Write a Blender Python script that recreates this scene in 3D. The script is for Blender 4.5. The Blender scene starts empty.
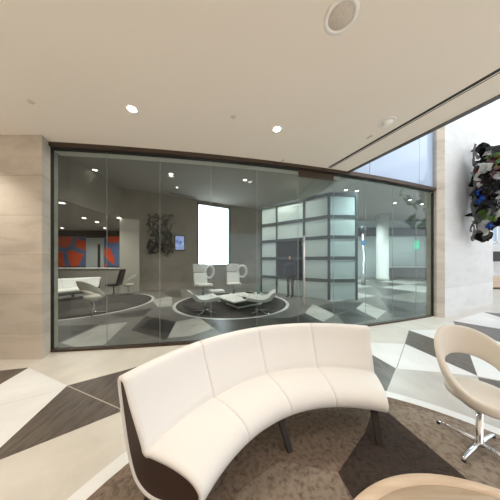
import bpy, bmesh, math, random
from mathutils import Vector, Matrix

# ------------------------------------------------------------------ camera, sky, lights, exposure
SC = bpy.context.scene
COL = SC.collection
F, EYE, HZ = 190.0, 1.8, 260.0          # focal length in px of a 500 px frame, eye height, horizon row
CEIL = EYE + 2.266                      # lobby ceiling
ICEIL = EYE + 4.0                            # lounge ceiling behind the glass

cam_d = bpy.data.cameras.new('camera')
cam_d.sensor_width = 36.0
cam_d.lens = F / 500.0 * 36.0
cam_d.shift_y = 0.02
cam_d.clip_start = 0.02
cam = bpy.data.objects.new('camera', cam_d)
COL.objects.link(cam)
cam.location = (0, 0, EYE)
cam.rotation_euler = (math.pi / 2, 0, 0)
SC.camera = cam

SC.view_settings.view_transform = 'Standard'
SC.view_settings.look = 'None'
SC.view_settings.gamma = 1.0
SC.view_settings.use_curve_mapping = False
SC.view_settings.exposure = 0.66

world = bpy.data.worlds.new('sky')
SC.world = world
world.use_nodes = True
wb = world.node_tree.nodes['Background']
wb.inputs[0].default_value = (0.88, 0.94, 1.0, 1)
wb.inputs[1].default_value = 0.92


def lamp(kind, name, loc, energy, color, rot=(0, 0, 0), **kw):
    d = bpy.data.lights.new(name, kind)
    d.energy = energy
    d.color = color
    for k, v in kw.items():
        setattr(d, k, v)
    o = bpy.data.objects.new(name, d)
    COL.objects.link(o)
    o.location = loc
    o.rotation_euler = rot
    return o


WARM = (1.0, 0.94, 0.87)
NEUT = (1.0, 0.93, 0.84)
# daylight falling through the atrium roof, to the right of the lobby
lamp('AREA', 'atrium_skylight', (9.0, 1.0, 9.5), 150, (0.95, 0.97, 1.0), (0, math.radians(18), 0), shape='RECTANGLE', size=9, size_y=12)
# downlights behind the glass: bright hall on the right, dim lounge, seating far left
COOL = (0.84, 0.99, 1.0)
for x, y in ((6.5, 9.5), (9.0, 11.5), (14.0, 13.0), (7.5, 14.5), (9.6, 16.0), (15.5, 16.5), (4.6, 12.5), (5.9, 7.6)):  # last position is added to brighten the booth front
    lamp('SPOT', 'hall_downlight', (x, y, ICEIL - 0.1), 430, COOL, (0, 0, 0), spot_size=math.radians(150), spot_blend=0.8, shadow_soft_size=0.15)
for x, y in ((-2.5, 7.0), (0.5, 7.2), (-1.0, 10.0), (-4.6, 7.6), (1.6, 9.4)):
    lamp('SPOT', 'lounge_downlight', (x, y, ICEIL - 0.1), 185, NEUT, (0, 0, 0), spot_size=math.radians(150), spot_blend=0.8, shadow_soft_size=0.12)
for x, y in ((-8.6, 7.0), (-9.5, 10.0), (-12.0, 12.2), (-9.0, 13.2), (-7.6, 9.0)):
    lamp('SPOT', 'left_hall_downlight', (x, y, CEIL - 0.1), 165, WARM, (0, 0, 0), spot_size=math.radians(150), spot_blend=0.8, shadow_soft_size=0.12)
# lobby spots out of view; the strong rear ones are added for floor bounce
for x, y, e in ((-4.75, 2.75, 85), (-2.4, 0.2, 55), (0.6, 0.6, 25), (-4.6, 0.2, 85), (-1.2, -2.6, 330), (1.6, -2.6, 330), (-4.6, -3.0, 330), (-7.0, -1.5, 260), (-1.2, -5.5, 330), (2.6, -5.5, 330), (-4.6, -6.0, 330)):
    lamp('SPOT', 'lobby_spot', (x, y, CEIL - 0.03), e, WARM, (0, 0, 0), spot_size=math.radians(100), spot_blend=0.7, shadow_soft_size=0.07)
# added spots: light the unseen atrium floor so its bounce brightens the ceiling
for x, y in ((6.5, -2.5), (9.0, -4.0)):
    lamp('SPOT', 'atrium_bounce_spot', (x, y, 9.0), 2600, (1.0, 0.95, 0.88), (0, 0, 0), spot_size=math.radians(42), spot_blend=0.6, shadow_soft_size=0.2)


# ------------------------------------------------------------------ helpers
def G(px, py, z=0.0):
    """photo pixel -> point on the horizontal plane z"""
    d = (py - HZ)
    k = (EYE - z) / d
    return Vector(((px - 250.0) * k, F * k, z))


def CP(px, py, zc=CEIL):
    k = (zc - EYE) / (HZ - py)
    return Vector(((px - 250.0) * k, F * k, zc))


def link(name, me, parent=None):
    o = bpy.data.objects.new(name, me)
    COL.objects.link(o)
    if parent is not None:
        o.parent = parent
    return o


def thing(name, label, cat, loc=(0, 0, 0), rz=0.0, group=None):
    o = bpy.data.objects.new(name, None)
    o.empty_display_size = 0.1
    COL.objects.link(o)
    o.location = loc
    o.rotation_euler = (0, 0, rz)
    return tag(o, label, cat, group)


def tag(o, label, cat, group=None):
    o['label'] = label
    o['category'] = cat
    if group:
        o['group'] = group
    return o


def struct(o):
    o['kind'] = 'structure'
    return o


class MB:
    """collects geometry for one mesh object"""

    def __init__(self):
        self.bm = bmesh.new()

    def face(self, pts, mi=0, smooth=False):
        vs = [self.bm.verts.new(p) for p in pts]
        f = self.bm.faces.new(vs)
        f.material_index = mi
        f.smooth = smooth
        f.normal_update()
        return f

    def prism(self, poly, z0, z1, mi=0):
        """poly: list of (x,y); extruded from z0 to z1"""
        a = sum(poly[i][0] * poly[(i + 1) % len(poly)][1] - poly[(i + 1) % len(poly)][0] * poly[i][1] for i in range(len(poly)))
        if a < 0:
            poly = list(reversed(poly))
        b = [self.bm.verts.new((p[0], p[1], z0)) for p in poly]
        t = [self.bm.verts.new((p[0], p[1], z1)) for p in poly]
        n = len(poly)
        fs = [self.bm.faces.new(list(reversed(b))), self.bm.faces.new(t)]
        for i in range(n):
            fs.append(self.bm.faces.new((b[i], b[(i + 1) % n], t[(i + 1) % n], t[i])))
        for f in fs:
            f.material_index = mi
        return self

    def box(self, c, s, rz=0.0, mi=0, rx=0.0, ry=0.0):
        m = Matrix.Translation(c) @ Matrix.Rotation(rz, 4, 'Z') @ Matrix.Rotation(ry, 4, 'Y') @ Matrix.Rotation(rx, 4, 'X')
        h = [x / 2 for x in s]
        v = [self.bm.verts.new(m @ Vector((sx * h[0], sy * h[1], sz * h[2]))) for sx in (-1, 1) for sy in (-1, 1) for sz in (-1, 1)]
        for q in ((0, 1, 3, 2), (4, 6, 7, 5), (0, 4, 5, 1), (2, 3, 7, 6), (0, 2, 6, 4), (1, 5, 7, 3)):
            f = self.bm.faces.new([v[i] for i in q])
            f.material_index = mi
        return self

    def lathe(self, prof, c=(0, 0, 0), seg=32, mi=0, smooth=True, m=None):
        """prof: list of (r,z) from bottom to top"""
        m = m or Matrix.Translation(c)
        rings = []
        for r, z in prof:
            if r < 1e-6:
                rings.append([self.bm.verts.new(m @ Vector((0, 0, z)))])
            else:
                rings.append([self.bm.verts.new(m @ Vector((r * math.cos(2 * math.pi * i / seg), r * math.sin(2 * math.pi * i / seg), z))) for i in range(seg)])
        for a, b in zip(rings, rings[1:]):
            for i in range(seg):
                j = (i + 1) % seg
                if len(a) == 1 and len(b) == 1:
                    continue
                if len(a) == 1:
                    f = self.bm.faces.new((a[0], b[j], b[i]))
                elif len(b) == 1:
                    f = self.bm.faces.new((a[i], a[j], b[0]))
                else:
                    f = self.bm.faces.new((a[i], a[j], b[j], b[i]))
                f.material_index = mi
                f.smooth = smooth
        for r, flip in ((rings[0], True), (rings[-1], False)):
            if len(r) > 1:
                f = self.bm.faces.new(list(reversed(r)) if flip else r)
                f.material_index = mi
        return self

    def tube(self, pts, rad, seg=8, mi=0, closed=False, sy=1.0):
        pts = [Vector(p) for p in pts]
        n = len(pts)
        rads = rad if isinstance(rad, (list, tuple)) else [rad] * n
        rings = []
        up = None
        for i, p in enumerate(pts):
            if closed:
                t = pts[(i + 1) % n] - pts[i - 1]
            else:
                t = pts[min(i + 1, n - 1)] - pts[max(i - 1, 0)]
            t.normalize()
            if up is None:
                up = Vector((0, 0, 1)) if abs(t.z) < 0.9 else Vector((1, 0, 0))
            a = t.cross(up)
            if a.length < 1e-5:
                a = t.orthogonal()
            a.normalize()
            b = a.cross(t).normalized()
            up = b
            rings.append([self.bm.verts.new(p + (a * math.cos(2 * math.pi * k / seg) + b * math.sin(2 * math.pi * k / seg) * sy) * rads[i]) for k in range(seg)])
        pairs = list(zip(rings, rings[1:])) + ([(rings[-1], rings[0])] if closed else [])
        for a, b in pairs:
            for k in range(seg):
                f = self.bm.faces.new((a[k], a[(k + 1) % seg], b[(k + 1) % seg], b[k]))
                f.material_index = mi
                f.smooth = True
        if not closed:
            self.bm.faces.new(list(reversed(rings[0]))).material_index = mi
            self.bm.faces.new(rings[-1]).material_index = mi
        return self

    def loft(self, rings, mi=0, closed=False, cap=True, smooth=True):
        vr = [[self.bm.verts.new(p) for p in r] for r in rings]
        n = len(vr[0])
        pairs = list(zip(vr, vr[1:])) + ([(vr[-1], vr[0])] if closed else [])
        for a, b in pairs:
            for k in range(n):
                f = self.bm.faces.new((a[k], a[(k + 1) % n], b[(k + 1) % n], b[k]))
                f.material_index = mi
                f.smooth = smooth
        if cap and not closed:
            self.bm.faces.new(list(reversed(vr[0]))).material_index = mi
            self.bm.faces.new(vr[-1]).material_index = mi
        return self

    def build(self, name, mats, parent=None, bevel=0.0, seg=2, recalc=True, subsurf=0):
        if recalc:
            bmesh.ops.recalc_face_normals(self.bm, faces=self.bm.faces[:])
        me = bpy.data.meshes.new(name)
        self.bm.to_mesh(me)
        self.bm.free()
        for m in (mats if isinstance(mats, (list, tuple)) else [mats]):
            me.materials.append(m)
        o = link(name, me, parent)
        if bevel:
            b = o.modifiers.new('bevel', 'BEVEL')
            b.width = bevel
            b.segments = seg
            b.limit_method = 'ANGLE'
            b.angle_limit = math.radians(40)
            for p in me.polygons:
                p.use_smooth = True
            try:
                w = o.modifiers.new('wn', 'WEIGHTED_NORMAL')
                w.keep_sharp = False
            except Exception:
                pass
        if subsurf:
            s = o.modifiers.new('subsurf', 'SUBSURF')
            s.levels = s.render_levels = subsurf
        return o


def copy_tree(o, parent=None):
    c = o.copy()
    COL.objects.link(c)
    c.parent = parent
    for ch in list(o.children):
        copy_tree(ch, c)
    return c


def catmull(pts, n=6, closed=True):
    out = []
    m = len(pts)
    for i in range(m if closed else m - 1):
        p = [Vector(pts[(i + k - 1) % m]) if closed else Vector(pts[min(max(i + k - 1, 0), m - 1)]) for k in range(4)]
        for j in range(n):
            t = j / n
            out.append(0.5 * ((2 * p[1]) + (p[2] - p[0]) * t + (2 * p[0] - 5 * p[1] + 4 * p[2] - p[3]) * t * t + (3 * p[1] - p[0] - 3 * p[2] + p[3]) * t ** 3))
    if not closed:
        out.append(Vector(pts[-1]))
    return out


# ------------------------------------------------------------------ materials
def srgb(r, g, b):
    def f(c):
        c /= 255.0
        return c / 12.92 if c <= 0.04045 else ((c + 0.055) / 1.055) ** 2.4
    return (f(r), f(g), f(b), 1.0)


def new_mat(name):
    m = bpy.data.materials.new(name)
    m.use_nodes = True
    nt = m.node_tree
    return m, nt, nt.nodes['Principled BSDF']


def plain(name, c, rough=0.5, metal=0.0, coat=0.0, emit=None, es=0.0, spec=0.5):
    m, nt, b = new_mat(name)
    b.inputs['Base Color'].default_value = c
    b.inputs['Roughness'].default_value = rough
    b.inputs['Metallic'].default_value = metal
    b.inputs['Coat Weight'].default_value = coat
    b.inputs['Specular IOR Level'].default_value = spec
    if emit:
        b.inputs['Emission Color'].default_value = emit
        b.inputs['Emission Strength'].default_value = es
    return m


def stone(name, c1, c2, scale=2.0, stretch=(1, 1, 1), rot=0.0, rough=0.2, detail=8, fine=0.15, bump=0.0, dist=0.6, lo=0.35, hi=0.65):
    m, nt, b = new_mat(name)
    N, L = nt.nodes, nt.links
    tc = N.new('ShaderNodeTexCoord')
    mp = N.new('ShaderNodeMapping')
    mp.inputs['Scale'].default_value = stretch
    mp.inputs['Rotation'].default_value = (0, 0, rot)
    n1 = N.new('ShaderNodeTexNoise')
    n1.inputs['Scale'].default_value = scale
    n1.inputs['Detail'].default_value = detail
    n1.inputs['Distortion'].default_value = dist
    n2 = N.new('ShaderNodeTexNoise')
    n2.inputs['Scale'].default_value = scale * 18
    n2.inputs['Detail'].default_value = 4
    add = N.new('ShaderNodeMath')
    add.operation = 'MULTIPLY_ADD'
    add.inputs[1].default_value = fine
    r = N.new('ShaderNodeValToRGB')
    r.color_ramp.elements[0].position = lo
    r.color_ramp.elements[0].color = c1
    r.color_ramp.elements[1].position = hi
    r.color_ramp.elements[1].color = c2
    L.new(tc.outputs['Object'], mp.inputs[0])
    L.new(mp.outputs[0], n1.inputs['Vector'])
    L.new(mp.outputs[0], n2.inputs['Vector'])
    L.new(n2.outputs['Fac'], add.inputs[0])
    L.new(n1.outputs['Fac'], add.inputs[2])
    L.new(add.outputs[0], r.inputs[0])
    L.new(r.outputs[0], b.inputs['Base Color'])
    b.inputs['Roughness'].default_value = rough
    if bump:
        bp = N.new('ShaderNodeBump')
        bp.inputs['Strength'].default_value = bump
        bp.inputs['Distance'].default_value = 0.01
        L.new(add.outputs[0], bp.inputs['Height'])
        L.new(bp.outputs[0], b.inputs['Normal'])
    return m


def travertine(name, c1, c2, joint, course=0.718, off=0.456, wid=3.1):
    m = stone(name, c1, c2, 1.4, (0.8, 0.8, 2.6), 0, 0.55, 8, 0.18, 0.12)
    nt = m.node_tree
    N, L = nt.nodes, nt.links
    b = N['Principled BSDF']
    src = b.inputs['Base Color'].links[0].from_socket
    tc = N.new('ShaderNodeTexCoord')
    sp = N.new('ShaderNodeSeparateXYZ')
    L.new(tc.outputs['Object'], sp.inputs[0])

    def mth(op, a, bb, cc=None):
        n = N.new('ShaderNodeMath')
        n.operation = op
        for i, v in enumerate((a, bb, cc)):
            if v is None:
                continue
            if isinstance(v, (int, float)):
                n.inputs[i].default_value = v
            else:
                L.new(v, n.inputs[i])
        return n.outputs[0]
    q = mth('FRACT', mth('DIVIDE', mth('ADD', sp.outputs['Z'], -off + course * 20), course), 0)
    line = mth('LESS_THAN', q, 0.011)
    # each course gets its own tone
    fl = mth('FLOOR', mth('DIVIDE', mth('ADD', sp.outputs['Z'], -off + course * 20), course), 0)
    wn = N.new('ShaderNodeTexWhiteNoise')
    wn.noise_dimensions = '1D'
    L.new(fl, wn.inputs['W'])
    hsv = N.new('ShaderNodeHueSaturation')
    L.new(src, hsv.inputs['Color'])
    L.new(mth('MULTIPLY_ADD', wn.outputs['Value'], 0.10, 0.93), hsv.inputs['Value'])
    mx = N.new('ShaderNodeMix')
    mx.data_type = 'RGBA'
    L.new(mth('MULTIPLY', line, 0.55), mx.inputs['Factor'])
    L.new(hsv.outputs[0], mx.inputs['A'])
    mx.inputs['B'].default_value = joint
    L.new(mx.outputs['Result'], b.inputs['Base Color'])
    return m


def carpet(name, c1, c2):
    m = stone(name, c1, c2, 26.0, (1, 1, 1), 0, 0.95, 10, 0.9, 0.0, 0.2, 0.74, 1.16)
    nt = m.node_tree
    N, L = nt.nodes, nt.links
    b = N['Principled BSDF']
    b.inputs['Specular IOR Level'].default_value = 0.1
    b.inputs['Sheen Weight'].default_value = 0.15
    tc = N.new('ShaderNodeTexCoord')
    v = N.new('ShaderNodeTexNoise')
    v.inputs['Scale'].default_value = 130
    v.inputs['Detail'].default_value = 3
    L.new(tc.outputs['Object'], v.inputs['Vector'])
    bp = N.new('ShaderNodeBump')
    bp.inputs['Strength'].default_value = 0.8
    bp.inputs['Distance'].default_value = 0.02
    L.new(v.outputs['Fac'], bp.inputs['Height'])
    L.new(bp.outputs[0], b.inputs['Normal'])
    return m


def leather(name, c, rough=0.42):
    m, nt, b = new_mat(name)
    N, L = nt.nodes, nt.links
    b.inputs['Base Color'].default_value = c
    b.inputs['Roughness'].default_value = rough
    b.inputs['Specular IOR Level'].default_value = 0.35
    tc = N.new('ShaderNodeTexCoord')
    v = N.new('ShaderNodeTexVoronoi')
    v.inputs['Scale'].default_value = 220
    n = N.new('ShaderNodeTexNoise')
    n.inputs['Scale'].default_value = 7
    L.new(tc.outputs['Object'], v.inputs['Vector'])
    L.new(tc.outputs['Object'], n.inputs['Vector'])
    a = N.new('ShaderNodeMath')
    a.operation = 'MULTIPLY_ADD'
    a.inputs[1].default_value = 0.12
    L.new(v.outputs['Distance'], a.inputs[0])
    L.new(n.outputs['Fac'], a.inputs[2])
    bp = N.new('ShaderNodeBump')
    bp.inputs['Strength'].default_value = 0.10
    bp.inputs['Distance'].default_value = 0.02
    L.new(a.outputs[0], bp.inputs['Height'])
    L.new(bp.outputs[0], b.inputs['Normal'])
    return m


def wood(name, c1, c2, rot=0.0, rough=0.4, scale=2.0):
    return stone(name, c1, c2, scale, (1, 14, 14), rot, rough, 8, 0.15, 0.03, 0.4)


def glass(name, tint, f0=0.045, gl=(1, 1, 1, 1)):
    m = bpy.data.materials.new(name)
    m.use_nodes = True
    nt = m.node_tree
    N, L = nt.nodes, nt.links
    N.clear()
    out = N.new('ShaderNodeOutputMaterial')
    tr = N.new('ShaderNodeBsdfTransparent')
    tr.inputs[0].default_value = tint
    gs = N.new('ShaderNodeBsdfGlossy')
    gs.inputs['Color'].default_value = gl
    gs.inputs['Roughness'].default_value = 0.0
    lw = N.new('ShaderNodeLayerWeight')
    lw.inputs[0].default_value = 0.5
    p = N.new('ShaderNodeMath')
    p.operation = 'POWER'
    p.inputs[1].default_value = 5
    L.new(lw.outputs['Facing'], p.inputs[0])
    a = N.new('ShaderNodeMath')
    a.operation = 'MULTIPLY_ADD'
    a.inputs[1].default_value = 1 - f0
    a.inputs[2].default_value = f0
    L.new(p.outputs[0], a.inputs[0])
    mx = N.new('ShaderNodeMixShader')
    L.new(a.outputs[0], mx.inputs[0])
    L.new(tr.outputs[0], mx.inputs[1])
    L.new(gs.outputs[0], mx.inputs[2])
    L.new(mx.outputs[0], out.inputs[0])
    return m


M = {}
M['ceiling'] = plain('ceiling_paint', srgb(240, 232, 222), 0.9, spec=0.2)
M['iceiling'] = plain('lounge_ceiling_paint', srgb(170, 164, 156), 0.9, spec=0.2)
M['beige'] = stone('beige_limestone', srgb(206, 198, 186), srgb(222, 215, 203), 2.2, rough=0.30, fine=0.2, hi=0.85)
M['white'] = stone('white_marble', srgb(226, 224, 220), srgb(244, 242, 238), 1.3, rough=0.30, fine=0.1, hi=0.75)
M['greystone'] = stone('grey_marble', srgb(184, 179, 172), srgb(212, 207, 200), 1.6, rough=0.30, fine=0.15, hi=0.8)
M['dark'] = stone('dark_streaked_stone', srgb(52, 45, 40), srgb(112, 101, 91), 3.2, (7, 1, 1), 0.0, 0.32, 8, 0.3, hi=0.85)
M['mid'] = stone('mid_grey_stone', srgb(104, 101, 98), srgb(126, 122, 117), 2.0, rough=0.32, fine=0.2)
M['ink'] = stone('near_black_stone', srgb(36, 34, 33), srgb(58, 55, 52), 3.0, (5, 1, 1), 0, 0.32)
M['joint'] = plain('floor_joint', srgb(190, 180, 165), 0.5)
M['travertine'] = travertine('travertine', srgb(186, 174, 158), srgb(212, 201, 186), srgb(140, 128, 112))
M['palestone'] = travertine('pale_stone', srgb(216, 215, 212), srgb(226, 225, 223), srgb(202, 201, 198), 1.4, 0.9)
M['bronze'] = plain('bronze_frame', srgb(84, 70, 60), 0.35, 0.6)
M['darkmetal'] = plain('dark_grey_metal', srgb(92, 90, 88), 0.4, 0.4)
M['blackgap'] = plain('black_gasket', srgb(28, 27, 26), 0.6)
M['glass'] = glass('tinted_glass', (0.735, 0.775, 0.765, 1), 0.03)
M['glassedge'] = plain('glass_joint', srgb(150, 158, 156), 0.25)
M['blueglass'] = plain('blue_spandrel_glass', srgb(184, 203, 228), 0.08, coat=0.3)
M['sofa'] = leather('white_leather', srgb(242, 238, 233))
M['brown'] = leather('dark_brown_leather', srgb(62, 44, 36), 0.5)
M['chair'] = leather('cream_leather', srgb(234, 226, 214))
M['legdark'] = plain('dark_leg_metal', srgb(48, 38, 32), 0.4, 0.4)
M['chrome'] = plain('polished_chrome', (0.82, 0.82, 0.83, 1), 0.08, 1.0)
M['steel'] = plain('brushed_steel', (0.7, 0.69, 0.67, 1), 0.28, 1.0)
M['rug_mid'] = carpet('rug_taupe', srgb(98, 82, 68), srgb(150, 131, 113))
M['rug_light'] = carpet('rug_light_taupe', srgb(118, 102, 88), srgb(172, 155, 137))
M['rug_dark'] = carpet('rug_dark_brown', srgb(40, 31, 26), srgb(76, 62, 52))
M['wood'] = wood('oak_veneer', srgb(196, 164, 132), srgb(218, 194, 168), 0.5)
M['woodrim'] = wood('oak_rim', srgb(214, 186, 156), srgb(230, 206, 180), 0.5)
M['white_plastic'] = plain('white_plastic', srgb(244, 241, 236), 0.5)
M['speaker_mesh'] = stone('speaker_mesh', srgb(196, 187, 176), srgb(214, 205, 194), 60, rough=0.7)
M['lens'] = plain('lamp_lens', srgb(255, 250, 240), 0.3, emit=(1, 0.93, 0.82, 1), es=14)
M['lens_dim'] = plain('small_lamp_lens', srgb(255, 250, 240), 0.3, emit=(1, 0.95, 0.88, 1), es=9)
M['taupewall'] = stone('taupe_wall', srgb(132, 122, 112), srgb(146, 136, 125), 1.5, rough=0.8, fine=0.2)
M['greywall'] = plain('pale_grey_wall', srgb(206, 212, 209), 0.7)
M['columnpaint'] = plain('column_paint', srgb(196, 188, 176), 0.8)
M['darkwall'] = plain('dark_brown_wall', srgb(66, 58, 52), 0.7)
M['frost'] = plain('frosted_panel', srgb(222, 238, 238), 0.18, coat=0.2)
M['smoke'] = plain('smoked_panel', srgb(58, 58, 60), 0.12)
M['mullion'] = plain('grey_mullion', srgb(84, 92, 96), 0.4, 0.3)
M['windowlight'] = plain('daylight_pane', srgb(235, 245, 255), 0.3, emit=(0.84, 0.93, 1.0, 1), es=3.0)
M['white_uph'] = leather('white_upholstery', srgb(232, 230, 226))
M['mesh_uph'] = leather('grey_upholstery', srgb(196, 194, 190))
M['black'] = plain('black_lacquer', srgb(26, 25, 25), 0.35)
M['branch'] = plain('blackened_steel', srgb(22, 21, 21), 0.5, 0.3)
M['counter'] = plain('counter_front', srgb(176, 168, 158), 0.5)
M['skin'] = plain('skin', srgb(196, 152, 126), 0.6)


def painting_mat():
    m, nt, b = new_mat('orange_blue_painting')
    N, L = nt.nodes, nt.links
    tc = N.new('ShaderNodeTexCoord')
    nz = N.new('ShaderNodeTexNoise')
    nz.inputs['Scale'].default_value = 0.8
    nz.inputs['Detail'].default_value = 1
    mixv = N.new('ShaderNodeMix')
    mixv.data_type = 'VECTOR'
    mixv.inputs['Factor'].default_value = 0.35
    v = N.new('ShaderNodeTexVoronoi')
    v.feature = 'DISTANCE_TO_EDGE'
    v.inputs['Scale'].default_value = 1.15
    r = N.new('ShaderNodeValToRGB')
    r.color_ramp.interpolation = 'EASE'
    e = r.color_ramp.elements
    e[0].position = 0.10
    e[0].color = srgb(104, 124, 168)
    e[1].position = 0.18
    e[1].color = srgb(255, 92, 40)
    L.new(tc.outputs['Object'], nz.inputs['Vector'])
    L.new(tc.outputs['Object'], mixv.inputs['A'])
    L.new(nz.outputs['Color'], mixv.inputs['B'])
    L.new(mixv.outputs['Result'], v.inputs['Vector'])
    L.new(v.outputs['Distance'], r.inputs[0])
    L.new(r.outputs[0], b.inputs['Base Color'])
    b.inputs['Roughness'].default_value = 0.7
    return m


M['painting'] = painting_mat()


def screen_mat():
    m, nt, b = new_mat('tv_picture')
    N, L = nt.nodes, nt.links
    tc = N.new('ShaderNodeTexCoord')
    v = N.new('ShaderNodeTexVoronoi')
    v.inputs['Scale'].default_value = 5
    r = N.new('ShaderNodeValToRGB')
    e = r.color_ramp.elements
    e[0].color = srgb(40, 70, 160)
    e[1].color = srgb(190, 205, 240)
    L.new(tc.outputs['Object'], v.inputs['Vector'])
    L.new(v.outputs['Color'], r.inputs[0])
    L.new(r.outputs[0], b.inputs['Emission Color'])
    b.inputs['Emission Strength'].default_value = 0.9
    b.inputs['Base Color'].default_value = (0.02, 0.02, 0.03, 1)
    return m


M['tv'] = screen_mat()


# ------------------------------------------------------------------ setting: glass line, floor, ceiling, walls
def gy(x):
    """plan curve of the glass wall"""
    return 0.01510777 * x * x + 0.21363327 * x + 4.22204 + 0.13


def glass_x(px):
    """x where the sight line through pixel column px meets the glass curve"""
    r = (px - 250.0) / F
    x = r * 4.2
    for _ in range(40):
        x = r * gy(x)
    return x


GL, GR = -3.92, 5.84                                     # ends of the glass
E0, E1 = Vector((2.5, 4.85)), Vector((3.412, 2.593))     # edge of the lobby soffit
ED = (E1 - E0).normalized()
EN = Vector((-ED.y, ED.x))                               # points into the atrium
if EN.x < 0:
    EN = -EN


def edge(t, off=0.0):
    p = E0 + ED * t + EN * off
    return (p.x, p.y)


def gcurve(x0, x1, off=0.0, n=24):
    return [(x0 + (x1 - x0) * i / n, gy(x0 + (x1 - x0) * i / n) + off) for i in range(n + 1)]


# floor: one mesh, inlaid stones of different material
fl = MB()
FM = ['beige', 'white', 'greystone', 'dark', 'mid', 'joint', 'ink']
fl.prism([(-18, -9), (24, -9), (24, 24), (-18, 24)], -0.2, 0.0, 0)
lay = [0.0006]


def inlay(pxs, mi):
    z = lay[0]
    lay[0] += 0.00004
    fl.face([Vector((*G(*p).xy, z)) for p in pxs], mi)


def inlay_w(pts, mi):
    z = lay[0]
    lay[0] += 0.00004
    fl.face([Vector((p[0], p[1], z)) for p in pts], mi)


# lobby, left
A, B, Cc, D = G(28.8, 367.6), G(67.2, 385.6), G(0, 384.4), G(0, 448)
s1 = (D - B).normalized()
inlay_w([A, B, B + s1 * 3.4, A + (Cc - A).normalized() * 3.4], 1)
E_, F_ = G(0, 460), G(120, 412)
inlay_w([B, G(120, 408), F_, E_, Vector((-2.349, 1.635, 0))], 3)
inlay_w([B, G(120, 371.5), G(175, 356), G(190, 400), G(150, 425), G(120, 408)], 3)
inlay_w([A, Cc, Vector((-6.5, 2.0, 0)), Vector((-6.5, 3.05, 0)), G(0, 370.6)], 3)
j0, j1 = G(67.2, 385.6), G(150, 422)
jn = Vector((-(j1 - j0).y, (j1 - j0).x, 0)).normalized() * 0.006
inlay_w([j0 - jn, j1 - jn, j1 + jn, j0 + jn], 5)
j0, j1 = G(0, 405), G(52, 392)
jn = Vector((-(j1 - j0).y, (j1 - j0).x, 0)).normalized() * 0.003
inlay_w([j0 - jn, j1 - jn, j1 + jn, j0 + jn], 2)
# lobby, right
inlay([(397, 368.5), (441.5, 372.4), (478, 377), (482, 389), (540, 412), (540, 450), (470, 432), (383, 393), (385.6, 391)], 2)
inlay([(330, 338), (370, 342.5), (405, 344), (477.6, 376), (441.5, 372.4), (396, 368.5), (345, 339)], 1)
inlay([(396, 368.5), (385, 395), (330, 395), (310, 335), (345, 339)], 3)
inlay([(409, 330.3), (430, 330), (457, 327.7), (520, 349), (520, 368), (468.4, 350.7)], 1)
inlay([(409, 330.3), (468.4, 350.7), (477.6, 376), (405, 343.8)], 3)
inlay([(468.4, 350.7), (520, 368), (520, 384), (477.6, 376)], 1)
inlay([(478, 377), (520, 385), (520, 407), (482, 389)], 3)
inlay([(453, 321), (520, 332), (520, 349), (457, 327.7)], 3)
inlay([(453, 321), (483, 312), (530, 322), (530, 334)], 1)
inlay([(483, 312), (530, 316), (530, 326)], 3)
for a, b in (((405, 343.8), (396.5, 368.5)), ((409, 330.3), (405, 343.8))):
    j0, j1 = G(*a), G(*b)
    jn = Vector((-(j1 - j0).y, (j1 - j0).x, 0)).normalized() * 0.005
    inlay_w([j0 - jn, j1 - jn, j1 + jn, j0 + jn], 4)
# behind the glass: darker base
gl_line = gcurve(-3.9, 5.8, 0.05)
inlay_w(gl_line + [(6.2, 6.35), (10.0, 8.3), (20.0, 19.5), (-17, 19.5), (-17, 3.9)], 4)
inlay([(61, 343), (99, 325.6), (128, 322), (104, 345), (75, 347)], 2)
inlay([(56, 326), (99, 324.5), (60, 342), (53, 344)], 6)
inlay([(131, 330.4), (145.6, 316), (176, 321.8), (166, 340)], 6)
inlay([(110, 315), (152, 308), (144, 316), (126, 318)], 6)
inlay([(176, 321.8), (200, 317), (225, 325), (190, 336), (168, 338)], 2)
inlay([(200, 318), (290, 318), (305, 313), (323, 322), (335, 325), (230, 340)], 6)
inlay([(152, 300), (172, 296), (172, 306), (158, 307)], 2)
inlay([(146, 287), (166, 287), (164, 291), (144, 291)], 6)
inlay([(162, 292), (180, 290), (182, 297), (170, 297)], 6)
# bright hall floor on the right: lozenges
for i in range(-4, 8):
    for j in range(-1, 6):
        u, v = Vector((3.0, 1.15)), Vector((-0.9, 2.3))
        o = Vector((3.6, 8.2)) + u * i + v * j
        a, b, c, d = o, o + u * 0.93 + v * 0.1, o + u * 0.9 + v, o + v * 0.9
        if min(p.y - gy(p.x) for p in (a, b, c, d)) < 0.25 or a.x > 17 or a.x < 1.3 or a.y > 18:
            continue
        if (i + j) % 2 == 0:
            inlay_w([a, b, c, d], 2)
        else:
            inlay_w([a, b, c], 6 if j < 2 else 4)
inlay([(312.5, 304), (335, 314.5), (323, 322), (305, 313)], 2)
inlay([(336, 302), (363.5, 302.5), (356, 308.5), (335, 314.5), (318, 306)], 6)
inlay([(363.5, 302.5), (386, 311.5), (377, 319), (356, 308.5)], 2)
inlay([(386, 311.5), (408, 306), (430, 313), (402, 318.5)], 6)
inlay([(337, 315), (356, 308.5), (377, 319), (345, 325)], 6)
# pale stone rings around the carpets
RC, RR = Vector((0.844, 0.371)), 2.322


def ring(c, r0, r1, mi, a0=0, a1=2 * math.pi, n=96):
    z = lay[0]
    lay[0] += 0.00004
    for i in range(n):
        t0, t1 = a0 + (a1 - a0) * i / n, a0 + (a1 - a0) * (i + 1) / n
        fl.face([Vector((c[0] + r * math.cos(t), c[1] + r * math.sin(t), z)) for r, t in ((r0, t0), (r1, t0), (r1, t1), (r0, t1))], mi)


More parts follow.
